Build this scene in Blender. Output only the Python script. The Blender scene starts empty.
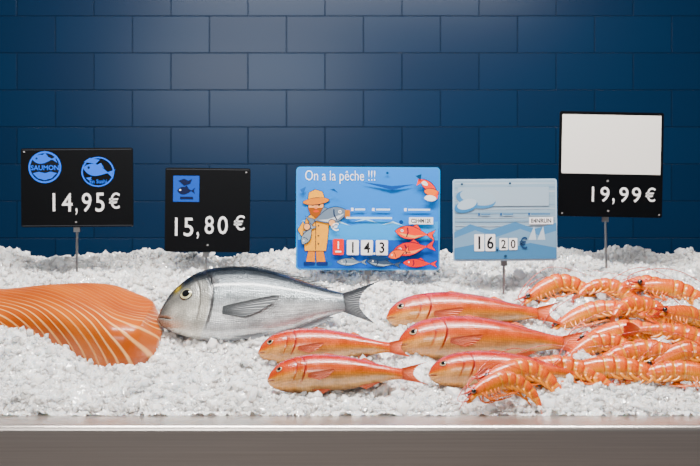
import bpy, math, random
import numpy as np
from mathutils import Vector, Matrix, Euler
random.seed(7); rng=np.random.default_rng(7)
F=1058.8; CZ=1.25; CD=1.8
scene=bpy.context.scene
def lin(c,sat=1.25,gain=1.):
    l=[((x/255)/12.92 if x/255<=0.04045 else ((x/255+0.055)/1.055)**2.4) for x in c[:3]]
    Y=.25*l[0]+.6*l[1]+.15*l[2]
    return tuple(min(.98,max(0.0005,(Y+(q-Y)*sat)*gain)) for q in l)
def P(u,v,y):
    d=y+CD; return Vector(((u-350)*d/F,y,CZ-(v-233)*d/F))
# ------------------------------------------------ helpers
def hermite(xs,ys):
    xs=np.array(xs,float); ys=np.array(ys,float)
    m=np.gradient(ys,xs)
    def f(x):
        x=np.clip(np.asarray(x,float),xs[0],xs[-1])
        i=np.clip(np.searchsorted(xs,x)-1,0,len(xs)-2)
        h=xs[i+1]-xs[i]; t=(x-xs[i])/h
        return (2*t**3-3*t**2+1)*ys[i]+(t**3-2*t**2+t)*h*m[i]+(-2*t**3+3*t**2)*ys[i+1]+(t**3-t**2)*h*m[i+1]
    return f
def sst(a,b,x):
    t=min(1,max(0,(x-a)/(b-a))); return t*t*(3-2*t)
def mix(a,b,t): return tuple(a[i]*(1-t)+b[i]*t for i in range(3))
class MB:
    def __init__(s,sat=1.25,gain=1.): s.v=[];s.f=[];s.c=[];s.uv=[];s.m=[];s.sm=[];s.sat=sat;s.gain=gain
    def add(s,vs,fs,cols,uvs=None,mat=0,smooth=True):
        b=len(s.v); s.v+= [tuple(p) for p in vs]
        if isinstance(cols,tuple): cols=[cols]*len(vs)
        s.c+=cols; s.uv+= (uvs if uvs else [(0,0)]*len(vs))
        for f in fs:
            s.f.append(tuple(b+i for i in f)); s.m.append(mat); s.sm.append(smooth)
    def obj(s,name,mats,parent=None):
        me=bpy.data.meshes.new(name); me.from_pydata(s.v,[],s.f)
        a=me.color_attributes.new('Col','FLOAT_COLOR','POINT')
        arr=np.ones((len(s.v),4),np.float32); arr[:,:3]=np.array([lin(c,s.sat,s.gain) for c in s.c],np.float32)
        a.data.foreach_set('color',arr.ravel())
        uvl=me.uv_layers.new(name='UVMap')
        li=np.zeros(len(me.loops),np.int32); me.loops.foreach_get('vertex_index',li)
        uvl.data.foreach_set('uv',np.array(s.uv,np.float32)[li].ravel())
        me.polygons.foreach_set('material_index',s.m); me.polygons.foreach_set('use_smooth',s.sm)
        for m in mats: me.materials.append(m)
        me.update()
        o=bpy.data.objects.new(name,me); scene.collection.objects.link(o)
        if parent: o.parent=parent
        return o
def tube(mb,pts,rad,col,sides=6,mat=0,flat=1.0):
    vs=[];cs=[];fs=[];n=len(pts)
    for i,p in enumerate(pts):
        p=Vector(p); t=(Vector(pts[min(i+1,n-1)])-Vector(pts[max(i-1,0)])).normalized()
        a=t.cross(Vector((0,1,0.01))).normalized(); b=t.cross(a)
        r=rad[i] if hasattr(rad,'__len__') else rad
        for k in range(sides):
            q=2*math.pi*k/sides
            vs.append(p+a*r*math.cos(q)+b*r*flat*math.sin(q)); cs.append(col(i/(n-1)) if callable(col) else col)
    for i in range(n-1):
        for k in range(sides):
            k2=(k+1)%sides; fs.append((i*sides+k,i*sides+k2,(i+1)*sides+k2,(i+1)*sides+k))
    fs.append(tuple(range(sides))[::-1]); fs.append(tuple((n-1)*sides+k for k in range(sides)))
    mb.add(vs,fs,cs,None,mat)
def smooth_pts(pts,n=16):
    ts=np.linspace(0,1,len(pts));fx=[hermite(ts,[p[k] for p in pts]) for k in range(3)]
    return [Vector([float(f(t)) for f in fx]) for t in np.linspace(0,1,n)]
def smooth_r(r,n=16):
    return list(np.interp(np.linspace(0,1,n),np.linspace(0,1,len(r)),r))
# ------------------------------------------------ materials
def nodes(name):
    m=bpy.data.materials.new(name); m.use_nodes=True
    nt=m.node_tree; return m,nt,nt.nodes['Principled BSDF']
def attrmat(name,rough=.3,coat=0.,metal=0.,sub=0.,scale=None,bump=.2,noise=0.,spec=.5,vary=.35):
    m,nt,b=nodes(name); N=nt.nodes; L=nt.links
    at=N.new('ShaderNodeAttribute'); at.attribute_name='Col'
    col=at.outputs['Color']
    b.inputs['Roughness'].default_value=rough; b.inputs['Metallic'].default_value=metal
    b.inputs['Coat Weight'].default_value=coat; b.inputs['Coat Roughness'].default_value=.10
    b.inputs['Specular IOR Level'].default_value=spec
    if sub>0:
        b.inputs['Subsurface Weight'].default_value=sub; b.inputs['Subsurface Radius'].default_value=(.012,.005,.003)
        b.inputs['Subsurface Scale'].default_value=.5
    if scale:
        uv=N.new('ShaderNodeUVMap'); vo=N.new('ShaderNodeTexVoronoi'); vo.inputs['Scale'].default_value=scale
        vo.inputs['Randomness'].default_value=.35
        L.new(uv.outputs[0],vo.inputs['Vector'])
        mr=N.new('ShaderNodeMapRange'); mr.inputs[1].default_value=0.; mr.inputs[2].default_value=.7
        mr.inputs[3].default_value=1+vary*.35; mr.inputs[4].default_value=1-vary
        L.new(vo.outputs['Distance'],mr.inputs[0])
        no=N.new('ShaderNodeTexNoise'); no.inputs['Scale'].default_value=45; no.inputs['Detail'].default_value=5
        L.new(uv.outputs[0],no.inputs['Vector'])
        mr2=N.new('ShaderNodeMapRange'); mr2.inputs[1].default_value=.3; mr2.inputs[2].default_value=.7
        mr2.inputs[3].default_value=1-noise; mr2.inputs[4].default_value=1+noise; mr2.clamp=True
        L.new(no.outputs[0],mr2.inputs[0])
        mu=N.new('ShaderNodeMath'); mu.operation='MULTIPLY'; L.new(mr.outputs[0],mu.inputs[0]); L.new(mr2.outputs[0],mu.inputs[1])
        vm=N.new('ShaderNodeVectorMath'); vm.operation='SCALE'; L.new(col,vm.inputs[0]); L.new(mu.outputs[0],vm.inputs['Scale'])
        col=vm.outputs[0]
        bp=N.new('ShaderNodeBump'); bp.inputs['Strength'].default_value=bump; bp.inputs['Distance'].default_value=.0008; bp.invert=True
        L.new(vo.outputs['Distance'],bp.inputs['Height']); L.new(bp.outputs[0],b.inputs['Normal'])
        r2=N.new('ShaderNodeMapRange'); r2.inputs[1].default_value=.35;r2.inputs[2].default_value=.65;r2.inputs[3].default_value=rough*.7;r2.inputs[4].default_value=rough*1.4
        L.new(no.outputs[0],r2.inputs[0]);L.new(r2.outputs[0],b.inputs['Roughness'])
    L.new(col,b.inputs['Base Color'])
    return m
M_bream=attrmat('sea_bream_skin',.20,.6,.4,0,330,.7,.24,vary=.34)
M_mullet=attrmat('mullet_skin',.24,.55,0,0,300,.5,.24,vary=.32)
M_fin=attrmat('fin_membrane',.35,.3)
M_eye=attrmat('fish_eye',.08,1.)
M_prawn=attrmat('prawn_shell',.24,.5,0,0,70,.25,.2,vary=.08)
M_print=attrmat('sign_print',.5,spec=.2)
def simple(name,c,rough=.4,metal=0.,coat=0.,spec=.5):
    m,nt,b=nodes(name); b.inputs['Base Color'].default_value=(*lin(c),1); b.inputs['Roughness'].default_value=rough
    b.inputs['Metallic'].default_value=metal; b.inputs['Coat Weight'].default_value=coat; b.inputs['Specular IOR Level'].default_value=spec
    no=nt.nodes.new('ShaderNodeTexNoise'); no.inputs['Scale'].default_value=60
    bp=nt.nodes.new('ShaderNodeBump'); bp.inputs['Strength'].default_value=.03; nt.links.new(no.outputs[0],bp.inputs['Height']); nt.links.new(bp.outputs[0],b.inputs['Normal'])
    return m
M_stake=simple('stake_steel',(170,170,170),.3,1.)
M_black=simple('black_plastic',(4,5,7),.4,spec=.12)
M_blue=simple('blue_plastic',(40,135,200),.4)
M_grey=simple('pale_blue_plastic',(165,190,210),.4)

# ice
def ice_mat():
    m,nt,b=nodes('crushed_ice'); N=nt.nodes; L=nt.links
    tc=N.new('ShaderNodeTexCoord'); no=N.new('ShaderNodeTexNoise'); no.inputs['Scale'].default_value=110; no.inputs['Detail'].default_value=5
    L.new(tc.outputs['Object'],no.inputs['Vector'])
    cr=N.new('ShaderNodeValToRGB'); cr.color_ramp.elements[0].position=.3; cr.color_ramp.elements[0].color=(.86,.90,.945,1)
    cr.color_ramp.elements[1].position=.6; cr.color_ramp.elements[1].color=(.99,.99,.995,1)
    L.new(no.outputs[0],cr.inputs[0]); L.new(cr.outputs[0],b.inputs['Base Color'])
    b.inputs['Roughness'].default_value=.07; b.inputs['Subsurface Weight'].default_value=.9
    b.inputs['Subsurface Radius'].default_value=(.011,.013,.015); b.inputs['Subsurface Scale'].default_value=.8
    b.inputs['Transmission Weight'].default_value=.14; b.inputs['IOR'].default_value=1.38
    b.inputs['Coat Weight'].default_value=.6; b.inputs['Coat Roughness'].default_value=.05
    bp=N.new('ShaderNodeBump'); bp.inputs['Strength'].default_value=.4; bp.inputs['Distance'].default_value=.002
    n2=N.new('ShaderNodeTexNoise'); n2.inputs['Scale'].default_value=300; n2.inputs['Detail'].default_value=2
    L.new(tc.outputs['Object'],n2.inputs['Vector']); L.new(n2.outputs[0],bp.inputs['Height']); L.new(bp.outputs[0],b.inputs['Normal'])
    return m
M_ice=ice_mat()
# ------------------------------------------------ ice bed
base_f=hermite([-.29,-.262,-.25,-.235,-.20,-.15,-.07,0,.1,.2,.28,.33,.37,.42,.47],
               [.975,.980,.990,1.001,1.010,1.018,1.038,1.062,1.108,1.154,1.190,1.203,1.196,1.13,.98])
def hit(u,v):
    y=-.25
    while y<.34:
        if float(base_f(y))>=CZ-(v-233)*(CD+y)/F: return y
        y+=.002
    return .34
def vnoise(x,y,sc,seed):
    r=np.random.default_rng(seed); T=r.random((256,256))
    X=x*sc+100;Y=y*sc+100; ix=np.floor(X).astype(int);iy=np.floor(Y).astype(int)
    fx=X-ix;fy=Y-iy; fx=fx*fx*(3-2*fx);fy=fy*fy*(3-2*fy)
    g=lambda a,b:T[a%256,b%256]
    return (g(ix,iy)*(1-fx)+g(ix+1,iy)*fx)*(1-fy)+(g(ix,iy+1)*(1-fx)+g(ix+1,iy+1)*fx)*fy-.5
def cells(x,y,size,seed):
    r=np.random.default_rng(seed); n=512
    jx=r.random((n,n));jy=r.random((n,n));h=r.random((n,n))-.5;gx=r.normal(0,1,(n,n));gy=r.normal(0,1,(n,n))
    X=x/size+200;Y=y/size+200; ix=np.floor(X).astype(int);iy=np.floor(Y).astype(int)
    best=np.full(x.shape,9e9);out=np.zeros(x.shape)
    for a in(-1,0,1):
        for b in(-1,0,1):
            i=(ix+a)%n;j=(iy+b)%n
            dx=X-(ix+a+jx[i,j]);dy=Y-(iy+b+jy[i,j]);d=dx*dx+dy*dy
            mk=d<best; best=np.where(mk,d,best); out=np.where(mk,h[i,j]+.45*(gx[i,j]*dx+gy[i,j]*dy),out)
    return out
def ice_low(x,y):
    z=base_f(y)+.026*vnoise(x,y,7,1)+.020*vnoise(x,y,19,2)+.010*vnoise(x,y,42,3)
    e=np.clip((1.0-np.abs(x))/.1,0,1); return np.maximum(z*e+.975*(1-e),.9885)
def ice_z(x,y):
    return np.maximum(.9882,ice_low(x,y)+.007*cells(x,y,.014,11)+.0035*cells(x,y,.006,12))
nx,ny=800,300
gx,gy=np.meshgrid(np.linspace(-1.0,1.0,nx),np.linspace(-.285,.465,ny),indexing='ij')
gz=ice_z(gx,gy)
V=np.stack([gx,gy,gz],-1).reshape(-1,3)
I=np.arange(nx*ny).reshape(nx,ny)
Q=np.stack([I[:-1,:-1],I[1:,:-1],I[1:,1:],I[:-1,1:]],-1).reshape(-1,4)
keep=(V[Q][:,:,2].max(1)>.9884); Q=Q[keep]
ico=[];ph=(1+5**.5)/2
for a,b in((-1,ph),(1,ph),(-1,-ph),(1,-ph)): ico+= [(a,b,0),(0,a,b),(b,0,a)]
ico=np.array(ico)/1.9
from itertools import combinations
tri=[t for t in combinations(range(12),3) if all(abs(np.linalg.norm(ico[i]-ico[j])-2/1.9)<.02 for i,j in combinations(t,2))]
tri=np.array([t if np.dot(np.cross(ico[t[1]]-ico[t[0]],ico[t[2]]-ico[t[0]]),ico[t[0]])>0 else (t[0],t[2],t[1]) for t in tri])
NC=20000
cx=rng.uniform(-.97,.97,NC); cy=rng.uniform(-.255,.40,NC)
cy[:1800]=rng.uniform(-.264,-.235,1800)
cy[1800:3300]=rng.uniform(.30,.37,1500)
cz=ice_low(cx,cy)+rng.uniform(-.003,.004,NC)
cz=np.maximum(cz,.9925)
sz=np.exp(rng.normal(math.log(.0041),.44,NC))
cv=[]
for i in range(NC):
    q=rng.normal(size=(3,3)); q,_=np.linalg.qr(q)
    if np.linalg.det(q)<0: q[:,0]*=-1
    s=sz[i]*rng.uniform(.4,1.35,3)
    pts=(ico*(rng.uniform(.75,1.2,(12,1)))*s)@q.T+np.array([cx[i],cy[i],cz[i]])
    cv.append(pts)
cv=np.concatenate(cv); ct=(tri[None]+ (np.arange(NC)*12)[:,None,None]+len(V)).reshape(-1,3)
me=bpy.data.meshes.new('crushed_ice_bed')
me.from_pydata(np.concatenate([V,cv]).tolist(),[],Q.tolist()+ct.tolist())
me.materials.append(M_ice); me.update()
o=bpy.data.objects.new('crushed_ice_bed',me); scene.collection.objects.link(o)

# ------------------------------------------------ counter
def steel():
    m,nt,b=nodes('brushed_steel'); N=nt.nodes;L=nt.links
    tc=N.new('ShaderNodeTexCoord'); mp=N.new('ShaderNodeMapping'); mp.inputs['Scale'].default_value=(3,250,400)
    no=N.new('ShaderNodeTexNoise'); no.inputs['Scale'].default_value=1; no.inputs['Detail'].default_value=5
    L.new(tc.outputs['Object'],mp.inputs[0]); L.new(mp.outputs[0],no.inputs[0])
    cr=N.new('ShaderNodeValToRGB'); cr.color_ramp.elements[0].color=(.56,.50,.46,1); cr.color_ramp.elements[1].color=(.88,.81,.76,1)
    L.new(no.outputs[0],cr.inputs[0]); L.new(cr.outputs[0],b.inputs['Base Color'])
    b.inputs['Metallic'].default_value=1; b.inputs['Roughness'].default_value=.30
    bp=N.new('ShaderNodeBump'); bp.inputs['Strength'].default_value=.14; bp.inputs['Distance'].default_value=.001
    L.new(no.outputs[0],bp.inputs['Height']); L.new(bp.outputs[0],b.inputs['Normal'])
    return m
M_steel=steel()
prof=[(.52,.1),(.52,.988)]
for k in range(9):
    a=math.pi/2*k/8; prof.append((-.352-.008*math.sin(a),.980+.008*math.cos(a)))
prof+=[(-.36,.87),(-.345,.862),(-.345,.1)]
mb=MB(); n=len(prof)
vs=[(x,y,z) for x in(-1.15,1.15) for y,z in prof]
fs=[(i,(i+1)%n,n+(i+1)%n,n+i) for i in range(n)]+[tuple(range(n))[::-1],tuple(range(n,2*n))]
mb.add(vs,fs,(128,128,128),smooth=False)
mb.add([(x,y,z) for x in(-1.1,1.1) for y in(-.30,.47) for z in(0,.1)],[(0,1,3,2),(4,6,7,5),(0,4,5,1),(2,3,7,6),(0,2,6,4),(1,5,7,3)],(60,60,60),smooth=False)
mb.obj('fish_display_counter',[M_steel])

# ------------------------------------------------ room
def wallmat():
    m,nt,b=nodes('blue_wall_tiles'); N=nt.nodes;L=nt.links
    tc=N.new('ShaderNodeTexCoord'); sp=N.new('ShaderNodeSeparateXYZ'); cb=N.new('ShaderNodeCombineXYZ')
    L.new(tc.outputs['Object'],sp.inputs[0]); L.new(sp.outputs[0],cb.inputs[0]); L.new(sp.outputs[2],cb.inputs[1])
    mp=N.new('ShaderNodeMapping'); mp.inputs['Location'].default_value=(.211*20-(325-350)*.002739, -(CZ+180*.002739)+.1014*30,0)
    L.new(cb.outputs[0],mp.inputs[0])
    br=N.new('ShaderNodeTexBrick'); br.inputs['Scale'].default_value=1
    br.inputs['Brick Width'].default_value=.211; br.inputs['Row Height'].default_value=.1014
    br.inputs['Mortar Size'].default_value=.0018; br.inputs['Mortar Smooth'].default_value=.8
    br.inputs['Color1'].default_value=(.0004,.0190,.059,1); br.inputs['Color2'].default_value=(.0004,.0160,.051,1)
    br.inputs['Mortar'].default_value=(.0006,.011,.034,1)
    L.new(mp.outputs[0],br.inputs['Vector']); L.new(br.outputs[0],b.inputs['Base Color'])
    bp=N.new('ShaderNodeBump'); bp.invert=True; bp.inputs['Strength'].default_value=.6; bp.inputs['Distance'].default_value=.003
    L.new(br.outputs['Fac'],bp.inputs['Height']); L.new(bp.outputs[0],b.inputs['Normal'])
    b.inputs['Roughness'].default_value=.26; b.inputs['Specular IOR Level'].default_value=.22
    return m
mb=MB(); mb.add([(-3,1.1,0),(3,1.1,0),(3,1.1,3),(-3,1.1,3),(-3,1.2,0),(3,1.2,0),(3,1.2,3),(-3,1.2,3)],
   [(0,1,2,3),(5,4,7,6),(0,4,5,1),(3,2,6,7),(1,5,6,2),(4,0,3,7)],(10,50,90),smooth=False)
mb.obj('wall_back',[wallmat()])
mf=simple('floor_tiles',(200,182,166),.5)
mb=MB(); mb.add([(-3,-3,-.02),(3,-3,-.02),(3,1.1,-.02),(-3,1.1,-.02),(-3,-3,0),(3,-3,0),(3,1.1,0),(-3,1.1,0)],
   [(0,3,2,1),(4,5,6,7),(0,1,5,4),(1,2,6,5),(2,3,7,6),(3,0,4,7)],(90,90,90),smooth=False)
mb.obj('floor',[mf])

# ------------------------------------------------ fish
def build_fish(name,mouth,tail,vb,kx,ktop,kbot,wmax,colf,mats,root,spec,tilt=30,yaw=0,sat=1.25,gain=1.):
    um=(mouth[0]+tail[0])/2
    yb=hit(um,vb); t=math.radians(tilt)
    d=yb+CD
    Lpx=math.hypot(tail[0]-mouth[0],tail[1]-mouth[1]); L=Lpx*d/F
    hb=-min(kbot)*L
    y0=yb+hb*math.sin(t)-.004
    L=Lpx*(y0+CD)/F
    st=1/(math.cos(t)+.07)*.97
    tf=hermite([k*L for k in kx],[k*L*st for k in ktop]); bf=hermite([k*L for k in kx],[k*L*st for k in kbot])
    wf=hermite([0,.03*L,.1*L,.2*L,.35*L,.5*L,.65*L,.78*L,root*L],[wmax*q for q in(.12,.32,.68,.92,1,.88,.6,.32,.16)])
    X=np.concatenate([np.linspace(0,.3,110,endpoint=False)**1.0,np.linspace(.3,root,90)])*L
    X[:6]=np.array([0,.0004,.0012,.0025,.0045,.007])*L*1.0+0
    X=np.sort(X)
    NS=len(X);M=120
    xs=spec
    vs=[];cs=[];uv=[]
    for i,x in enumerate(X):
        f=x/L; T=float(tf(x));B=float(bf(x));W=float(wf(x))
        cap=min(1,math.sqrt(max(0,x)/(.012*L))) if x<.012*L else 1
        cap=max(cap,.05)
        zc=(T+B)/2;h=(T-B)/2*cap;W*=cap
        for k in range(M):
            a=2*math.pi*k/M; s=math.sin(a);c=math.cos(a)
            sh=abs(c)**.85*(1-.18*max(0,s)**2)
            z=zc+h*s
            g1=xs['gill']+.045*(1-s*s*1.3); g2=g1-.055
            dsp=1.0
            fade=sst(-.95,-.6,s)*sst(.98,.6,s)
            dd=(f-g1)/.005
            dsp+= fade*(.04*sst(g1-.05,g1,f)*(f<g1) -.028*math.exp(-dd*dd))
            dd2=(f-g2)/.005; dsp-= .02*fade*math.exp(-dd2*dd2)
            mz=xs['mz0']-f*xs['msl']
            mo=0
            if f<xs['mlen']: mo=math.exp(-((z/L-mz)/.0035)**2)*sst(xs['mlen'],xs['mlen']*.6,f)
            dsp-=.30*mo
            y=-W*math.copysign(sh,c)*dsp
            col=colf(f,s,z/L,g1,g2)
            if mo>.25: col=mix(col,xs['mcol'],min(1,mo)*.8)
            vs.append((x,y,z)); cs.append(col); uv.append((x+ (0.5 if c<0 else 0),z))
    fs=[]
    for i in range(NS-1):
        for k in range(M):
            k2=(k+1)%M; fs.append((i*M+k,(i+1)*M+k,(i+1)*M+k2,i*M+k2))
    fs.append(tuple(range(M))); fs.append(tuple((NS-1)*M+k for k in range(M))[::-1])
    mb=MB(sat,gain); mb.add(vs,fs,cs,uv,0)
    def side(x,z):
        T=float(tf(x));B=float(bf(x));s=max(-.97,min(.97,(z-(T+B)/2)/((T-B)/2)))
        return float(wf(x))*(1-s*s)**.425*(1-.18*max(0,s)**2)
    xe,ze,re=xs['eye'][0]*L,xs['eye'][1]*L*st,xs['eye'][2]*L
    for sg in(-1,1):
        ev=[];ec=[];ef=[];R=18;S=30
        for r in range(R+1):
            rr=r/R
            for k in range(S):
                a=2*math.pi*k/S
                px=xe+re*rr*math.cos(a); pz=ze+re*rr*math.sin(a)
                yy=side(px,pz)-.0015*(rr>.99)+ re*.30*math.sqrt(max(0,1-rr*rr*.98))
                ev.append((px,sg*yy,pz))
                ir=xs['iris']
                ec.append((5,5,7) if rr<xs['pup'] else (mix(ir,xs['rim'],.45*(math.sin(a)>.2)) if rr<.84 else xs['rim']))
        for r in range(R):
            for k in range(S):
                k2=(k+1)%S; q=(r*S+k,(r+1)*S+k,(r+1)*S+k2,r*S+k2); ef.append(q if sg>0 else q[::-1])
        mb.add(ev,ef,ec,None,2)
    def fin(base,tip,nr,col,col2,yfun=None,ser=.12,amp=.0006,K=10,y=0):
        bfx=hermite(np.linspace(0,1,len(base)),[b[0] for b in base]);bfz=hermite(np.linspace(0,1,len(base)),[b[1] for b in base])
        tfx=hermite(np.linspace(0,1,len(tip)),[b[0] for b in tip]);tfz=hermite(np.linspace(0,1,len(tip)),[b[1] for b in tip])
        n=nr*4+1; fv=[];fc=[];ff=[]
        for i in range(n):
            u=i/(n-1); ray=.5+.5*math.cos(2*math.pi*i/4)
            for k in range(K):
                w=k/(K-1)*(1-ser*(1-ray))
                x=float(bfx(u))*(1-w)+float(tfx(u))*w; z=float(bfz(u))*(1-w)+float(tfz(u))*w
                yy=(yfun(x*L,z*L,w) if yfun else y)+amp*math.cos(2*math.pi*i/4)
                fv.append((x*L,yy,z*L)); fc.append(mix(col,col2,(1-ray)*.75+.0*w))
        for i in range(n-1):
            for k in range(K-1): ff.append((i*K+k,(i+1)*K+k,(i+1)*K+k+1,i*K+k+1))
        mb.add(fv,ff,fc,[(p[0],p[2]) for p in fv],1)
    for fd in xs['fins'](tf,bf,L,side,st): fin(**fd)
    o=mb.obj(name,mats)
    p=P(mouth[0],mouth[1],y0); a=math.atan2(mouth[1]-tail[1],tail[0]-mouth[0])
    o.matrix_world=Matrix.Translation(p)@Matrix.Rotation(math.radians(yaw),4,'Z')@Matrix.Rotation(-a,4,'Y')@Matrix.Rotation(-t,4,'X')
    return o
# --- sea bream
def bream_col(f,s,z,g1,g2):
    back=(24,30,36);mid=(136,144,148);bel=(230,232,232)
    c=mix(bel,mid,sst(-.5,.1,s)); c=mix(c,back,sst(.1,.8,s))
    c=mix(c,tuple(q*.86 for q in c),.5+.5*math.sin(s*44))
    if f<g1:
        hd=mix((212,210,200),(134,134,130),sst(-.3,.25,s)); hd=mix(hd,(22,27,33),sst(.35,.75,s))
        hd=mix(hd,(84,82,80),sst(.10,.0,f)*.8)
        c=mix(c,hd,sst(g1+.0,g1-.02,f))
        if abs(f-g2)<.005: c=mix(c,(60,58,55),.5*sst(-.8,-.3,s))
        c=mix(c,(214,180,60),.85*math.exp(-((f-.10)/.018)**2-((s-.70)/.2)**2))
    if abs(f-g1)<.006: c=mix(c,(40,38,38),.65*sst(-.95,-.5,s)*sst(.95,.7,s))
    b=math.exp(-((f-g1-.01)/.024)**2-((s-.42)/.2)**2); c=mix(c,(10,12,16),min(1,b*1.1)*.9)
    if f>.72: c=mix(c,(80,88,96),sst(.72,.86,f)*.5)
    return c
def bream_fins(tf,bf,L,side,st):
    r=.83
    T=lambda f:float(tf(f*L))/L
    B=lambda f:float(bf(f*L))/L
    tz,bz=T(r),B(r)
    out=[dict(base=[(r-.015,bz),(r-.01,(tz+bz)/2),(r-.015,tz)],tip=[(.955,-.115),(.91,-.06),(.895,-.01),(.925,.05),(1.0,.095)],nr=18,col=(24,28,34),col2=(60,66,72),ser=.03),
      dict(base=[(.26,T(.26)-.006),(.42,T(.42)-.004),(.56,T(.56)-.004),(.74,T(.74)-.004)],tip=[(.31,T(.31)+.006),(.47,T(.47)+.024),(.62,T(.62)+.026),(.79,T(.78)+.016)],nr=22,col=(20,25,31),col2=(56,62,68),ser=.5),
      dict(base=[(.58,B(.58)+.004),(.66,B(.66)+.004),(.74,B(.74)+.004)],tip=[(.64,B(.62)-.028),(.72,B(.7)-.024),(.79,B(.78)-.012)],nr=11,col=(100,105,110),col2=(150,154,158),ser=.2),
      dict(base=[(.33,B(.33)+.01),(.38,B(.38)+.008)],tip=[(.44,B(.4)-.02),(.50,B(.46)+.004)],nr=7,col=(120,124,128),col2=(170,172,174),ser=.1,y=-.012)]
    for sg in(-1,1):
        out.append(dict(base=[(.30,-.050),(.305,-.015)],tip=[(.40,-.078),(.47,-.055),(.56,.004),(.53,.012)],nr=12,col=(54,58,62),col2=(108,112,114),ser=.05,
          yfun=(lambda x,z,w,sg=sg: sg*(side(x,z)+.0015+.008*w))))
    return out
bream_spec=dict(gill=.215,mz0=.0,msl=.42,mlen=.085,mcol=(30,26,24),eye=(.142,.066,.031),iris=(190,184,150),rim=(34,34,34),pup=.58,fins=bream_fins)
K=[(157,-2,2),(161,9,8),(170,25,14),(180,35,19),(192,44,24),(215,51,30),(235,51,31),(255,48,30),(290,35,24),(320,20,15),(347,9,9)]
build_fish('gilthead_sea_bream',(157,318),(383,299),341,[(k[0]-157)/226 for k in K],[k[1]/226*.94 for k in K],[-k[2]/226 for k in K],.037,bream_col,[M_bream,M_fin,M_eye],.83,bream_spec,tilt=30)
# --- mullets
def mullet_col(f,s,z,g1,g2):
    back=(194,70,30);mid=(228,122,66);bel=(244,200,160)
    c=mix(bel,mid,sst(-.8,-.1,s)); c=mix(c,back,sst(-.05,.8,s))
    c=mix(c,(246,160,76),.12*math.exp(-((s-.12)/.15)**2))
    if f<g1:
        hd=mix((242,188,144),(222,112,58),sst(-.5,.05,s)); hd=mix(hd,(184,66,30),sst(.3,.9,s))
        c=mix(c,hd,sst(g1,g1-.02,f))
        if abs(f-g2)<.005: c=mix(c,(150,50,22),.5*sst(-.9,-.4,s))
    if abs(f-g1)<.006: c=mix(c,(136,40,16),.65*sst(-.95,-.5,s)*sst(.95,.6,s))
    if f>.7: c=mix(c,(238,120,40),sst(.7,.85,f)*.7)
    return c
def mullet_fins(tf,bf,L,side,st):
    r=.83
    T=lambda f:float(tf(f*L))/L
    B=lambda f:float(bf(f*L))/L
    tz,bz=T(r),B(r); c1=(234,112,26);c2=(248,162,70)
    out=[dict(base=[(r-.02,bz),(r-.015,(tz+bz)/2),(r-.02,tz)],tip=[(.985,-.075),(.93,-.045),(.90,.0),(.93,.05),(1.0,.078)],nr=16,col=c1,col2=c2,ser=.03),
      dict(base=[(.30,T(.30)-.003),(.36,T(.36)-.003),(.43,T(.43)-.003)],tip=[(.37,T(.34)+.022),(.43,T(.42)+.014),(.47,T(.47)+.004)],nr=8,col=c1,col2=c2,ser=.15),
      dict(base=[(.55,T(.55)-.003),(.61,T(.61)-.003),(.67,T(.67)-.003)],tip=[(.61,T(.58)+.020),(.66,T(.66)+.012),(.70,T(.70)+.004)],nr=8,col=c1,col2=c2,ser=.15),
      dict(base=[(.56,B(.56)+.003),(.62,B(.62)+.003),(.67,B(.67)+.003)],tip=[(.61,B(.58)-.028),(.66,B(.66)-.018),(.70,B(.7)-.006)],nr=8,col=c1,col2=c2,ser=.15),
      dict(base=[(.26,B(.26)+.008),(.30,B(.30)+.006)],tip=[(.35,B(.33)-.028),(.40,B(.4)-.004)],nr=7,col=c1,col2=c2,ser=.1,y=-.008)]
    for sg in(-1,1):
        out.append(dict(base=[(.255,-.040),(.26,-.018)],tip=[(.33,-.065),(.38,-.050),(.42,-.018),(.41,-.008)],nr=9,col=(212,88,24),col2=(250,168,84),ser=.05,
          yfun=(lambda x,z,w,sg=sg: sg*(side(x,z)+.001+.006*w))))
    return out
mullet_spec=dict(gill=.20,mz0=-.012,msl=.25,mlen=.06,mcol=(120,40,30),eye=(.080,.034,.0205),iris=(224,206,180),rim=(110,46,30),pup=.58,fins=mullet_fins)
mk=[0,.015,.04,.08,.14,.22,.32,.44,.57,.70,.78,.83]
mt=[.03,.16,.30,.44,.54,.60,.62,.57,.45,.28,.19,.16]
mbt=[-.08,-.14,-.22,-.28,-.34,-.38,-.39,-.35,-.27,-.17,-.13,-.13]
def mullet(mouth,tail,vb,ratio,tilt=32,w=.115):
    L=math.hypot(tail[0]-mouth[0],tail[1]-mouth[1])*1.8/F
    build_fish('red_mullet',mouth,tail,vb,mk,[a*ratio for a in mt],[a*ratio for a in mbt],w*ratio/.2*L*.85,mullet_col,[M_mullet,M_fin,M_eye],.83,mullet_spec,tilt=tilt,sat=1.6,gain=.56)
mullet((258,352),(417,347),363,.22)
mullet((267,380),(430,373),391,.225)
mullet((386,317),(568,313),329,.21)
mullet((397,344),(597,343),360,.22)
mullet((428,374),(610,376),386,.205)

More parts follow.
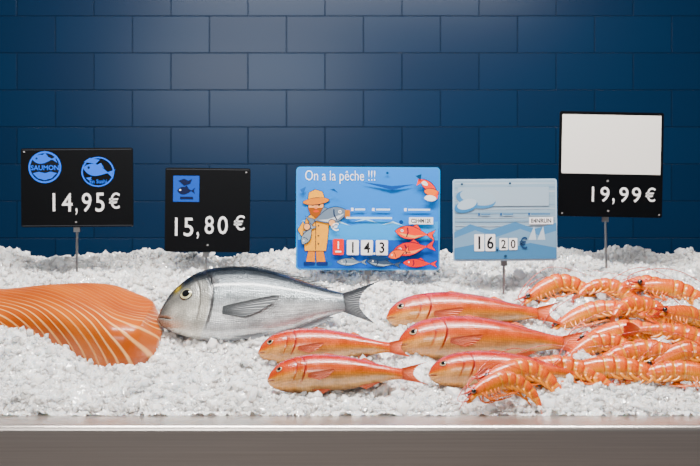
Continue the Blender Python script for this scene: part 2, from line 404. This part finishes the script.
# ------------------------------------------------ salmon
def salmat():
    m,nt,b=nodes('salmon_flesh'); N=nt.nodes;L=nt.links
    uv=N.new('ShaderNodeUVMap'); sp=N.new('ShaderNodeSeparateXYZ'); L.new(uv.outputs[0],sp.inputs[0])
    no=N.new('ShaderNodeTexNoise'); no.inputs['Scale'].default_value=15; no.inputs['Detail'].default_value=2
    L.new(uv.outputs[0],no.inputs['Vector'])
    ml=N.new('ShaderNodeMath');ml.operation='MULTIPLY_ADD'; L.new(no.outputs[0],ml.inputs[0]); ml.inputs[1].default_value=.022; L.new(sp.outputs[0],ml.inputs[2])
    m2=N.new('ShaderNodeMath');m2.operation='MULTIPLY'; L.new(ml.outputs[0],m2.inputs[0]); m2.inputs[1].default_value=2*math.pi/.0108
    sn=N.new('ShaderNodeMath');sn.operation='SINE'; L.new(m2.outputs[0],sn.inputs[0])
    cr=N.new('ShaderNodeValToRGB'); e=cr.color_ramp.elements
    e[0].position=.78;e[0].color=(0,0,0,1);e[1].position=.99;e[1].color=(1,1,1,1)
    mr=N.new('ShaderNodeMapRange');mr.inputs[1].default_value=-1;mr.inputs[2].default_value=1
    L.new(sn.outputs[0],mr.inputs[0]);L.new(mr.outputs[0],cr.inputs[0])
    n2=N.new('ShaderNodeTexNoise');n2.inputs['Scale'].default_value=25;n2.inputs['Detail'].default_value=6
    L.new(uv.outputs[0],n2.inputs['Vector'])
    c2=N.new('ShaderNodeValToRGB');c2.color_ramp.elements[0].color=(.34,.054,.0001,1);c2.color_ramp.elements[1].color=(.47,.096,.0002,1)
    c2.color_ramp.elements[0].position=.35;c2.color_ramp.elements[1].position=.7
    L.new(n2.outputs[0],c2.inputs[0])
    at=N.new('ShaderNodeAttribute');at.attribute_name='Col'
    n3=N.new('ShaderNodeTexNoise');n3.inputs['Scale'].default_value=30;L.new(uv.outputs[0],n3.inputs['Vector'])
    m3=N.new('ShaderNodeMapRange');m3.inputs[1].default_value=.3;m3.inputs[2].default_value=.7;m3.inputs[3].default_value=.5;L.new(n3.outputs[0],m3.inputs[0])
    sc=N.new('ShaderNodeMath');sc.operation='MULTIPLY';L.new(cr.outputs[0],sc.inputs[0]);L.new(at.outputs['Fac'],sc.inputs[1])
    s2=N.new('ShaderNodeMath');s2.operation='MULTIPLY';L.new(sc.outputs[0],s2.inputs[0]);L.new(m3.outputs[0],s2.inputs[1])
    mx=N.new('ShaderNodeMix');mx.data_type='RGBA';L.new(s2.outputs[0],mx.inputs[0]);L.new(c2.outputs[0],mx.inputs[6]);mx.inputs[7].default_value=(.80,.40,.13,1)
    L.new(mx.outputs[2],b.inputs['Base Color'])
    b.inputs['Roughness'].default_value=.30;b.inputs['Coat Weight'].default_value=.12;b.inputs['Coat Roughness'].default_value=.15;b.inputs['Specular IOR Level'].default_value=.32
    bp=N.new('ShaderNodeBump');bp.inputs['Strength'].default_value=.45;bp.inputs['Distance'].default_value=.001
    L.new(cr.outputs[0],bp.inputs['Height']);L.new(bp.outputs[0],b.inputs['Normal'])
    return m
ns,nr=190,140
SX=[-.72,-.62,-.54,-.48,-.43,-.385,-.345,-.322]
yfF=hermite(SX,[.06,.035,.005,-.028,-.058,-.080,-.062,-.012])
ybF=hermite(SX,[.150,.148,.150,.15,.138,.112,.080,.042])
hF=hermite(SX,[.030,.032,.045,.053,.056,.054,.048,.036])
vs=[];uvs=[];cs=[];fs=[]
for i in range(ns):
    x=-.72+(.396)*i/(ns-1)
    yf,yb,h=float(yfF(x)),float(ybF(x)),float(hF(x))
    if i<6: h*=math.sqrt((i+.3)/6.3)
    if i>ns-12: h*=math.sqrt((ns-i)/12.)
    sl=0
    prev=None
    for j in range(nr):
        r=j/(nr-1)
        a=math.pi*(1-r)
        ca,sa=math.cos(a),math.sin(a)
        y=(yf+yb)/2+(yb-yf)/2*math.copysign(abs(ca)**.46,ca)
        rr=(y-yf)/(yb-yf)
        zz=abs(sa)**.32
        z0=float(base_f(y))-.012
        z=z0+(h*(1.25-.46*rr)+.010)*zz+.0022*math.sin(x*25+y*30)
        if prev: sl+=math.hypot(y-prev[0],z-prev[1])
        prev=(y,z)
        vs.append((x,y,z))
        # fat lines sweep along the flank and turn down towards the thick end
        q=math.hypot((x+.68)*.55,(sl+.03)*1.0)
        uvs.append((q,x*.35+sl*.2))
        st_=.22+.78*(1-sst(.075,.13,sl-(x+.5)*.2)); g=int(255*(st_**.45)); cs.append((g,g,g))
for i in range(ns-1):
    for j in range(nr-1): fs.append((i*nr+j,(i+1)*nr+j,(i+1)*nr+j+1,i*nr+j+1))
fs.append(tuple(range(nr)));fs.append(tuple((ns-1)*nr+k for k in range(nr))[::-1])
for i in range(ns-1): fs.append((i*nr,i*nr+nr-1,(i+1)*nr+nr-1,(i+1)*nr))
mb=MB();mb.add(vs,fs,cs,uvs);mb.obj('salmon_fillet',[salmat()])

# ------------------------------------------------ prawns
def prawn_mesh(name,curl,seed):
    r=random.Random(seed); mb=MB(1.52,.62); Lp=1.0
    n=150; pts=[];th=.25+curl*.2;x=z=0
    for i in range(n):
        s=i/(n-1)
        pts.append((x,z,th))
        k=.5 if s<.34 else curl*1.45*(1-.25*s)
        th-=k*(1/(n-1))
        x+=math.cos(th)/(n-1)*Lp;z+=math.sin(th)/(n-1)*Lp
    cxm=sum(p[0] for p in pts)/n;czm=sum(p[1] for p in pts)/n
    pts=[(p[0]-cxm,p[1]-czm,p[2]) for p in pts]
    rf=hermite([0,.03,.1,.2,.33,.42,.55,.7,.83,.93,1],[.022,.046,.073,.096,.109,.109,.100,.082,.062,.042,.027])
    M=32;vs=[];cs=[];uv=[];fs=[]
    O=(238,130,48);Pn=(250,196,136);D=(212,88,28)
    for i,(px,pz,t) in enumerate(pts):
        s=i/(n-1);R=float(rf(s));band=0
        if s>.36:
            q=((s-.36)/.64*6.0); fr=q-math.floor(q); R*=1+.12*(sst(0,.4,fr)-sst(.8,1,fr)*1.0)-.05; band=fr
        for k in range(M):
            a=2*math.pi*k/M
            u,w=math.sin(a),math.cos(a)
            if s>.36:
                col=mix(Pn,O,min(1,sst(.0,.35,band)*.85+.15)); col=mix(col,D,.5*sst(.5,1,band))
            else:
                col=mix(O,Pn,.4*sst(.2,-.6,u)); col=mix(col,D,.6*sst(.10,0,s))
                if abs(s-.14-.05*u)<.007: col=mix(col,D,.6)
                if s>.345: col=mix(col,D,.6)
            col=mix(col,(252,210,160),.5*sst(-.2,-.9,u))
            col=mix(col,D,.2*sst(.4,1,u))
            vs.append((px-math.sin(t)*R*u,-R*.80*w,pz+math.cos(t)*R*u));cs.append(col);uv.append((px*.3+s,pz*.3+a*.03))
    for i in range(n-1):
        for k in range(M): fs.append((i*M+k,(i+1)*M+k,(i+1)*M+(k+1)%M,i*M+(k+1)%M))
    fs.append(tuple(range(M)));fs.append(tuple((n-1)*M+k for k in range(M))[::-1])
    mb.add(vs,fs,cs,uv)
    def loc(s,dn,y=0,fw=0):
        i=min(n-1,max(0,int(s*(n-1))));px,pz,t=pts[i]
        return Vector((px+math.sin(t)*dn+math.cos(t)*fw,y,pz-math.cos(t)*dn+math.sin(t)*fw))
    tube(mb,smooth_pts([loc(.10,-.066),loc(.02,-.050),loc(0,-.052,0,-.06),loc(0,-.080,0,-.16)],10),smooth_r([.026,.022,.014,.002],10),D,6)
    for sg in(-1,1):
        c=loc(.02,-.020,sg*.058,-.02);ev=[];ef=[]
        tube(mb,[loc(.05,-.01,sg*.03),c],[.018,.016],O,8)
        for a in range(9):
            for b in range(12):
                A=math.pi*a/8;Bq=2*math.pi*b/12
                ev.append(c+.029*Vector((math.sin(A)*math.cos(Bq),math.sin(A)*math.sin(Bq),math.cos(A))))
        for a in range(8):
            for b in range(12): ef.append((a*12+b,(a+1)*12+b,(a+1)*12+(b+1)%12,a*12+(b+1)%12))
        mb.add(ev,ef,(12,8,8),None,1)
    for k in range(5):
        s=.42+k*.095;R=float(rf(s))
        for sg in(-1,1):
            tube(mb,smooth_pts([loc(s,R*.75,sg*.05),loc(s,R+.012,sg*.05,.03),loc(s,R+.026,sg*.045,.075),loc(s,R+.03,sg*.04,.11)],8),smooth_r([.018,.018,.014,.003],8),(242,164,108),6,flat=.6)
    for k in range(5):
        s=.08+k*.055;R=float(rf(s))
        for sg in(-1,1):
            j=r.uniform(-.03,.03)
            tube(mb,smooth_pts([loc(s,R*.7,sg*.05),loc(s,R+.05,sg*.06,-.02+j),loc(s,R+.10,sg*.06,.08+j),loc(s,R+.11,sg*.05,.25+j)],10),smooth_r([.012,.009,.007,.002],10),(238,142,80),6)
    for sg in(-1,1):
        tube(mb,smooth_pts([loc(0,.01,sg*.02),loc(0,.02,sg*.05,-.10),loc(0,-.06,sg*.11,-.14),loc(.1,-.14,sg*.13,.0),loc(.4,-.16,sg*.13,.0),loc(.75,-.15,sg*.12,.02)],30),smooth_r([.009,.007,.006,.005,.004,.002],30),(216,96,44),5)
        tube(mb,smooth_pts([loc(0,.0,sg*.015),loc(0,.0,sg*.03,-.12),loc(0,.05,sg*.05,-.24)],8),smooth_r([.009,.007,.002],8),(216,96,44),5)
        tube(mb,[loc(0,.02,sg*.03,.01),loc(0,.035,sg*.05,-.06),loc(0,.04,sg*.05,-.11)],[.026,.026,.008],(242,160,104),6,flat=.3)
    px,pz,t=pts[-1]
    for ang,ln,w in((-.42,.15,.036),(-.2,.17,.038),(0,.16,.028),(.2,.17,.038),(.42,.15,.036)):
        fv=[];ff=[];NN=9
        for i in range(NN):
            q=i/(NN-1);ww=w*math.sin(math.pi*min(.97,(q*.82+.12)))**.7
            c=Vector((px,0,pz))+Vector((math.cos(t)*math.cos(ang),math.sin(ang),math.sin(t)*math.cos(ang)))*ln*q
            c+=Vector((-math.sin(t),0,math.cos(t)))*math.sin(ang)*ln*q*.8
            for e in(-1,0,1):
                fv.append(c+Vector((-math.sin(t)*.7,.7,math.cos(t)*.7))*ww*e+Vector((0,-.006 if e==0 else 0,0)))
        for i in range(NN-1):
            for e in(0,1): ff.append((i*3+e,(i+1)*3+e,(i+1)*3+e+1,i*3+e+1))
        mb.add(fv,ff,[mix((244,160,90),(214,90,28),(i//3)/(NN-1)) for i in range(NN*3)],None)
    o=mb.obj(name,[M_prawn,M_eye]); me=o.data; bpy.data.objects.remove(o); return me
PM=[prawn_mesh('prawn_a',1.3,1),prawn_mesh('prawn_b',2.2,2),prawn_mesh('prawn_c',.75,3)]
pile=bpy.data.objects.new('prawn_pile',None);scene.collection.objects.link(pile);pile.location=P(600,340,.05)
def prawn(i,u,v,L,rot,var,dy=0.,flip=False):
    tilt=random.uniform(26,42);yaw=random.uniform(-14,14)
    y=hit(u,v+9)+dy; d=y+CD; p=P(u,v,y)
    o=bpy.data.objects.new('prawn_%d'%i,PM[var]);scene.collection.objects.link(o);o.parent=pile
    S=L*d/F
    Mx=Matrix.Translation(p-pile.location)@Matrix.Rotation(math.radians(yaw),4,'Z')@Matrix.Rotation(math.radians(rot),4,'Y')@Matrix.Rotation(-math.radians(tilt),4,'X')
    if flip: Mx=Mx@Matrix.Rotation(math.pi,4,'Z')
    o.matrix_local=Mx@Matrix.Scale(S,4)
plist=[ # u v L rot var dy flip
(564,290,86,6,1,.0,0),(614,295,86,24,1,.0,1),(683,297,92,30,0,0.,0),(652,292,84,16,1,.01,0),
(600,314,92,-6,0,-.01,0),(648,315,100,22,1,-.014,1),(697,322,88,24,0,-.01,0),
(634,336,108,8,0,-.014,0),(690,341,104,20,2,-.016,1),
(604,349,90,-4,1,-.004,0),
(644,357,112,-4,0,-.014,1),(694,360,98,12,1,-.012,0),
(618,371,108,4,2,-.016,0),(672,374,96,-8,2,-.012,1),
(565,372,104,6,0,-.014,0),
(528,379,104,16,1,-.014,0),(508,388,88,8,1,-.034,0),
]
for i,a in enumerate(plist):
    prawn(i,a[0],a[1],a[2],a[3]+random.uniform(-5,5),a[4],a[5],a[6])

# ------------------------------------------------ signs
_tc={}
def tgeo(s,bold=0.,spc=1.):
    if (s,bold,spc) in _tc: return _tc[(s,bold,spc)]
    cu=bpy.data.curves.new('t','FONT');cu.body=s;cu.offset=bold;cu.resolution_u=3;cu.space_character=spc
    ob=bpy.data.objects.new('t',cu);scene.collection.objects.link(ob)
    dg=bpy.context.evaluated_depsgraph_get();dg.update()
    m=bpy.data.meshes.new_from_object(ob.evaluated_get(dg))
    v=[(q.co.x,q.co.y) for q in m.vertices];f=[tuple(p.vertices) for p in m.polygons]
    bpy.data.objects.remove(ob);bpy.data.curves.remove(cu);bpy.data.meshes.remove(m)
    _tc[(s,bold,spc)]=(v,f);return v,f
class Sign:
    def __init__(s,box,basepx,mat,roll=0,frame=None,rad=3):
        s.y=hit(basepx[0],basepx[1]); s.s=(s.y+CD)/F
        s.base=P(basepx[0],basepx[1],s.y); s.box=box;s.mb=MB(1.45);s.k=0;s.roll=math.radians(roll)
        s.c=((box[0]+box[2])/2,(box[1]+box[3])/2)
        e=bpy.data.objects.new('price_sign',None);scene.collection.objects.link(e);e.location=s.base;s.e=e
        pts=s.rr(box,rad);b=MB();n=len(pts);th=.003
        vs=[s.loc(p,0) for p in pts]+[s.loc(p,th) for p in pts]
        b.add(vs,[tuple(range(n)),tuple(range(n,2*n))[::-1]]+[(i,n+i,n+(i+1)%n,(i+1)%n) for i in range(n)],(20,20,20),smooth=False)
        b.obj('panel',[mat],e)
        b=MB();xb=basepx[0];zt=box[3]-10
        tube(b,[s.loc((xb,zt),.006),s.loc((xb,box[3]),.006),Vector((0,.006,0)),Vector((0,.006,-.03))],.0024,(170,170,170),10)
        w=3.2
        q=[(xb-w,box[3]-9),(xb+w,box[3]-9),(xb+w,box[3]+5),(xb-w,box[3]+5)]
        b.add([s.loc(p,.0032) for p in q]+[s.loc(p,.010) for p in q],[(0,1,2,3),(7,6,5,4),(0,4,5,1),(1,5,6,2),(2,6,7,3),(3,7,4,0)],(150,150,150),smooth=False)
        b.obj('stake',[M_stake],e)
    def loc(s,p,dy):
        u,v=p[0]-s.c[0],p[1]-s.c[1];c,q=math.cos(s.roll),math.sin(s.roll)
        u,v=u*c-v*q+s.c[0],u*q+v*c+s.c[1]
        return Vector(((u-350)*s.s,s.y+dy,CZ-(v-233)*s.s))-s.base
    def rr(s,b,r):
        o=[]
        for cx,cy,a0 in((b[2]-r,b[1]+r,-90),(b[2]-r,b[3]-r,0),(b[0]+r,b[3]-r,90),(b[0]+r,b[1]+r,180)):
            for k in range(6):
                a=math.radians(a0+90*k/5);o.append((cx+r*math.cos(a),cy+r*math.sin(a)))
        return o
    def dy(s): s.k+=1;return -.0002-.00005*s.k
    def poly(s,pts,c,ol=None):
        if ol:
            cx=sum(p[0] for p in pts)/len(pts);cy=sum(p[1] for p in pts)/len(pts)
            q=[]
            for p in pts:
                l=math.hypot(p[0]-cx,p[1]-cy)+1e-6;q.append((p[0]+(p[0]-cx)/l*.7,p[1]+(p[1]-cy)/l*.7))
            s.poly(q,ol)
        d=s.dy();s.mb.add([s.loc(p,d) for p in pts],[tuple(range(len(pts)))],c,None,0,False)
    def rect(s,x0,y0,x1,y1,c,r=0): s.poly(s.rr((x0,y0,x1,y1),r) if r else [(x0,y0),(x1,y0),(x1,y1),(x0,y1)],c)
    def ell(s,cx,cy,rx,ry,c,rot=0,n=28,hole=None,ol=None):
        a=math.radians(rot);f=lambda k,q:(cx+q*rx*math.cos(k)*math.cos(a)-q*ry*math.sin(k)*math.sin(a),cy+q*rx*math.cos(k)*math.sin(a)+q*ry*math.sin(k)*math.cos(a))
        ks=[2*math.pi*i/n for i in range(n)]
        if hole:
            d=s.dy();s.mb.add([s.loc(f(k,1),d) for k in ks]+[s.loc(f(k,hole),d) for k in ks],[(i,(i+1)%n,n+(i+1)%n,n+i) for i in range(n)],c,None,0,False)
        else: s.poly([f(k,1) for k in ks],c,ol)
    def text(s,t,x0,y0,x1,y1,c,bold=0.,spc=1.,keep=False):
        v,f=tgeo(t,bold,spc);xs=[a[0] for a in v];ys=[a[1] for a in v]
        ax,bx,ay,by=min(xs),max(xs),min(ys),max(ys);d=s.dy()
        if keep:
            w=(bx-ax)/(by-ay)*(y1-y0)*.85; xm=(x0+x1)/2; w=min(w,x1-x0); x0,x1=xm-w/2,xm+w/2
        s.mb.add([s.loc((x0+(a-ax)/(bx-ax)*(x1-x0),y1-(b-ay)/(by-ay)*(y1-y0)),d) for a,b in v],f,c,None,0,False)
    def digits(s,seq,c,bold=.006):
        for t,x0,y0,x1,y1 in seq: s.text(t,x0,y0,x1,y1,c,bold,1.,t in '1')
    def fish(s,cx,cy,l,h,c,rot=0,eye=(255,255,255),fl=1,belly=None,ol=None):
        a=math.radians(rot)
        def T(x,y): x*=fl;return(cx+x*math.cos(a)-y*math.sin(a),cy+x*math.sin(a)+y*math.cos(a))
        n=16;up=[T(-l/2+l*.8*i/n,-h/2*math.sin(math.pi*(i/n)**.8)*1.0-.06*h*(i==n)) for i in range(n+1)]
        dn=[T(-l/2+l*.8*i/n,h/2*math.sin(math.pi*(i/n)**.8)+.06*h*(i==n)) for i in range(n,-1,-1)]
        s.poly([T(-l*.1,-h*.45),T(l*.02,-h*.68),T(l*.14,-h*.3)],c,ol)
        s.poly([T(l*.27,0),T(l/2,-h*.42),T(l*.43,0),T(l/2,h*.42)],c,ol)
        s.poly(up+dn[:-1],c,ol)
        if belly: s.poly([T(-l*.42,h*.1),T(0,h*.18),T(l*.22,h*.05),T(0,h*.38),T(-l*.25,h*.34)],belly)
        if ol: s.poly([T(-l*.22,-h*.36),T(-l*.19,-h*.36),T(-l*.16,0),T(-l*.19,h*.36),T(-l*.22,h*.36),T(-l*.19,0)],ol)
        ex,ey=T(-l*.33,-h*.09);s.ell(ex,ey,max(.8,h*.11),max(.8,h*.11),eye,n=10)
        if ol: s.ell(ex,ey,max(.4,h*.05),max(.4,h*.05),(10,10,10),n=8)
    def done(s): s.mb.obj('printed_face',[M_print],s.e)
W=(240,240,240);BL=(14,104,205)
# sign 1
s=Sign((21,148,133,227),(76,279),M_black,roll=-.4,rad=2)
s.rect(22.2,149.2,131.8,150.0,(42,44,48));s.rect(22.2,225.2,131.8,226,(42,44,48))
s.ell(45,167,16.5,16,BL);s.ell(45,167,14.6,14.1,(4,8,16))
s.fish(45,159,25,9,BL,0,(10,16,26));s.text('SAUMON',31,165,59,170,BL,.02);s.poly([(33,173),(39,171.5),(45,173),(51,171.5),(57,173),(52,178),(45,180),(38,178)],BL)
s.ell(98,172,16.5,15,BL,hole=.91);s.fish(99,171,32,12,BL,12,(10,16,26));s.poly([(84,162),(90,158),(100,160),(96,164)],BL);s.poly([(86,178),(92,177),(90,181)],BL);s.text('En Sushi',90,179.5,107,183.5,BL,.01)
s.digits([('1',50,193,58,211),('4',62,193,72.5,211.5),(',',75.5,208,77.5,215),('9',82,193,91.5,212),('5',95.5,193,104.5,212),('€',109,193,120,209)],W)
s.ell(24.5,151.5,.9,.9,(150,150,150));s.ell(76,222,1,1,(120,120,120));s.done()
# sign 2
s=Sign((165,168,250,252),(206,271),M_black,roll=.6,rad=2)
s.rect(166.2,169.2,248.8,169.9,(45,47,50))
s.rect(173,176,199,202,(8,74,150));s.fish(186,191,18,8,(3,16,46),0);s.poly([(178,181),(184,179),(188,181),(192,179),(190,184),(184,186)],(3,16,46));s.rect(180,197,193,199.5,(3,16,46))
s.digits([('1',173,218,180,236),('5',184,218,193.5,236.5),(',',197,232,199.2,239),('8',205,216,214,234),('0',218,216,228,234),('€',234,215,245,230)],W)
s.ell(208,245,1,1,(130,130,130));s.ell(246,172,.8,.8,(150,150,150));s.done()
# sign 3
OL=(12,30,56)
s=Sign((296,167,440,270),(368,287),M_blue,roll=.3,rad=4)
s.rect(297.5,168.5,438.5,268.5,(28,126,200),3);s.rect(297.5,226,438.5,268.5,(16,84,160),3);s.poly([(298,226),(320,219),(350,226),(380,220),(410,226),(438,221),(438,240),(298,240)],(60,152,214))
for k in range(5): s.poly([(300+27*k,222+3*(k%2)),(312+27*k,218+3*(k%2)),(324+27*k,223+3*(k%2)),(312+27*k,220+3*(k%2))],(180,220,244))
s.text('On a la pêche !!!',305,170.5,375,184,(250,250,250),-.004)
s.ell(318,264,15,3.5,(30,90,150))
Y1=(238,172,0);Y2=(206,134,0)
s.poly([(309,248),(315,248),(315,264),(306,264)],Y2,OL);s.poly([(316,248),(323,248),(326,264),(317,264)],Y2,OL)
s.rect(304,262,315,266,(30,44,90),1);s.rect(317,262,328,266,(30,44,90),1)
s.poly([(306,219),(312,214),(322,214),(329,220),(328,236),(326,251),(305,251),(304,235)],Y1,OL)
s.poly([(315.4,219),(316.2,219),(316.2,250),(315.4,250)],OL)
for yy in(226,236,244): s.ell(318.5,yy,.9,.9,OL,n=8)
s.poly([(303,222),(298,230),(302,237),(307,230)],Y1,OL)
s.ell(316,207,7.5,8,(240,176,134),ol=OL);s.poly([(308,208),(324,208),(323,214),(316,219),(310,214)],(140,84,44));s.ell(316,211.5,3,1.2,(200,90,70))
s.ell(313,205,1,1.2,(20,20,20));s.ell(319,205,1,1.2,(20,20,20));s.ell(316,208,1.6,1.4,(220,140,110))
s.poly([(308,201),(309,193),(315,190),(322,192),(325,200)],Y1,OL);s.ell(316,201.5,13,3.2,Y2,-6,ol=OL)
s.fish(327,217,42,15,(110,122,136),-16,(255,255,255),-1,(200,206,212),OL)
s.fish(308,235,22,8,(140,150,158),-60,(255,255,255),1,None,OL)
s.ell(307,227,3,3,(240,180,140),ol=OL);s.ell(332,223,3,3,(240,180,140),ol=OL)
s.ell(387,173,1.3,1.1,(20,50,80));s.poly([(362,182),(392,186),(414,184),(392,190)],(20,70,130))
for x,w in((351,14),(372,18),(404,26)): s.rect(x,208,x+2.5,211,(245,245,245));s.rect(x+4,208.6,x+w,210.4,(215,232,245))
s.rect(345,210,350,218,(180,120,60));s.poly([(300,190),(306,187),(303,195)],(30,90,150))
s.rect(409,217,433,224,(245,245,245));s.text('C2H4M12R',411,218.4,431,222.8,(20,20,24),.03)
s.rect(346,217,392,219,(200,225,242))
s.rect(333,239,344,255,(206,20,30),1.5);s.text('1',335,241.5,342,249,(255,255,255),.02,1.,True);s.rect(335.5,251,341.5,252.5,(255,255,255))
for x,t in((347,'1'),(361,'4'),(376,'3')):
    s.rect(x,240,x+12,255,(246,246,246),1);s.text(t,x+2.2,242,x+9.8,253,(8,8,10),.02,1.,True)
s.ell(374.4,253.5,1.2,1.2,(240,240,240))
s.text('€',331,223,339,231,(250,250,250),.02)
s.fish(415,233,40,13,(228,88,24),6,(255,255,255),1,(246,176,130),OL)
s.fish(414,248,42,13,(206,46,24),-8,(255,255,255),1,(240,150,120),OL);s.fish(399,253,22,8,(240,120,34),-20,ol=OL)
s.fish(420,263,34,8,(204,66,30),2,ol=OL)
s.ell(428,186,9,4,(232,88,26),40,ol=OL);s.ell(431,192,7,3.4,(240,130,54),10,ol=OL);s.ell(424,183,4,2,(240,236,230),30);s.poly([(418,178),(424,180),(416,186)],(228,92,50));s.poly([(434,196),(438,190),(437,199)],(228,92,50))
s.ell(430,198,6,3,(235,235,235),5)
s.fish(352,262,30,7,(120,132,142),0,(255,255,255),1,(190,198,204),OL);s.fish(384,263,34,8,(60,72,88),6,(255,255,255),1,(160,170,178),OL)
s.poly([(366,257),(378,255),(392,259),(380,261)],(30,50,80))
s.ell(401,222,2,2,(20,60,110));s.poly([(330,190),(334,189),(338,193)],(20,70,120));s.poly([(415,176),(421,174),(420,180)],(30,60,90))
s.done()
# sign 4
s=Sign((453,179,557,261),(504,294),M_grey,roll=-.4,rad=2.5)
s.rect(454.5,180.5,555.5,259.5,(146,166,182),2)
for k in range(18):
    yy=183+k*4.2; s.poly([(455,yy),(490,yy+random.uniform(-1,1)),(555,yy+random.uniform(-1,1)),(555,yy+.9),(490,yy+1.4),(455,yy+.8)],(126,150,170) if k%2 else (170,184,195))
s.rect(458,187,549,206,(160,176,189));s.ell(476,199,20,9,(88,126,162),10);s.ell(478,197,18,8,(160,178,192),10);s.ell(466,206,12,6,(78,120,160),-15);s.ell(467,204,10,5,(176,192,204),-15)
s.poly([(454,232),(470,224),(490,230),(515,222),(535,229),(556,223),(556,259),(454,259)],(90,126,160))
s.poly([(454,238),(475,230),(496,237),(520,229),(540,236),(556,231),(556,259),(454,259)],(124,150,172))
s.poly([(454,248),(480,243),(505,249),(530,243),(556,248),(556,259),(454,259)],(84,120,154))
for x0 in(528,537): s.poly([(x0,240),(x0+6,226),(x0+8,240)],(184,198,208))
for x,w in((478,12),(500,13),(528,22)): s.rect(x,213,x+2,215.5,(60,90,130));s.rect(x+3,213.6,x+w,215,(90,120,150))
s.rect(529,217.5,553,224.5,(238,240,242));s.text('E4NRUN',531,218.8,551,223.2,(24,26,30),.03)
for x,t in((474,'1'),(485,'6')):
    s.rect(x,234,x+10,251,(244,245,246),1);s.text(t,x+1.6,236,x+8.4,249,(8,10,14),.02,1.,True)
for x,t in((499,'2'),(508.5,'0')):
    s.rect(x,238,x+8.5,250,(244,245,246),1);s.text(t,x+1.4,239.6,x+7.1,248.5,(8,10,14),.02,1.,True)
s.ell(496.8,250,.9,1.2,(20,30,50))
s.text('€',519,237,527,249,(40,60,90),.01)
s.ell(462,184,1.3,1.1,(40,60,80));s.ell(510,183.5,1.3,1.1,(40,60,80));s.ell(505,256,1.6,1.2,(40,60,80));s.done()
# sign 5
s=Sign((559,112,663,217),(607,274),M_black,roll=1.1,rad=2)
s.rect(561.5,115,660.5,174,(226,224,220),1)
s.digits([('1',590,187,597,202),('9',601,187,610,202),(',',613,198,615.2,204.5),('9',620,187,629,202),('9',632.5,187,641.5,202),('€',646,187,656,201)],W)
s.ell(608,181,1.2,1,(120,120,120));s.ell(609,211,1.2,1,(120,120,120));s.ell(563,214,.9,.9,(120,120,120));s.ell(660,214,.9,.9,(120,120,120));s.done()

# ------------------------------------------------ lights, world, camera
def area(name,loc,tgt,sx,sy,pw,col):
    l=bpy.data.lights.new(name,'AREA');l.shape='RECTANGLE';l.size=sx;l.size_y=sy;l.energy=pw;l.color=col
    o=bpy.data.objects.new(name,l);scene.collection.objects.link(o);o.location=loc
    o.rotation_euler=(Vector(tgt)-Vector(loc)).to_track_quat('-Z','Y').to_euler();return o
area('ceiling_strip_light',(0,-.25,2.4),(0,.0,1.0),1.5,.12,78,(1,.965,.92))
area('shop_fill_light',(-.6,-2.4,2.2),(0,.1,1.1),1.2,.4,27,(1,.98,.95))
area('wall_wash_light',(-.1,.3,2.7),(-.1,1.1,1.8),1.2,.3,9,(.9,.95,1))
w=bpy.data.worlds.new('World');scene.world=w;w.use_nodes=True
w.node_tree.nodes['Background'].inputs[0].default_value=(.66,.66,.70,1);w.node_tree.nodes['Background'].inputs[1].default_value=.2
cam=bpy.data.cameras.new('camera');co=bpy.data.objects.new('camera',cam);scene.collection.objects.link(co)
co.location=(0,-CD,CZ);co.rotation_euler=(math.pi/2,0,0);cam.sensor_width=36;cam.lens=36*F/700
cam.dof.use_dof=True;cam.dof.focus_distance=1.85;cam.dof.aperture_fstop=7.1
scene.camera=co
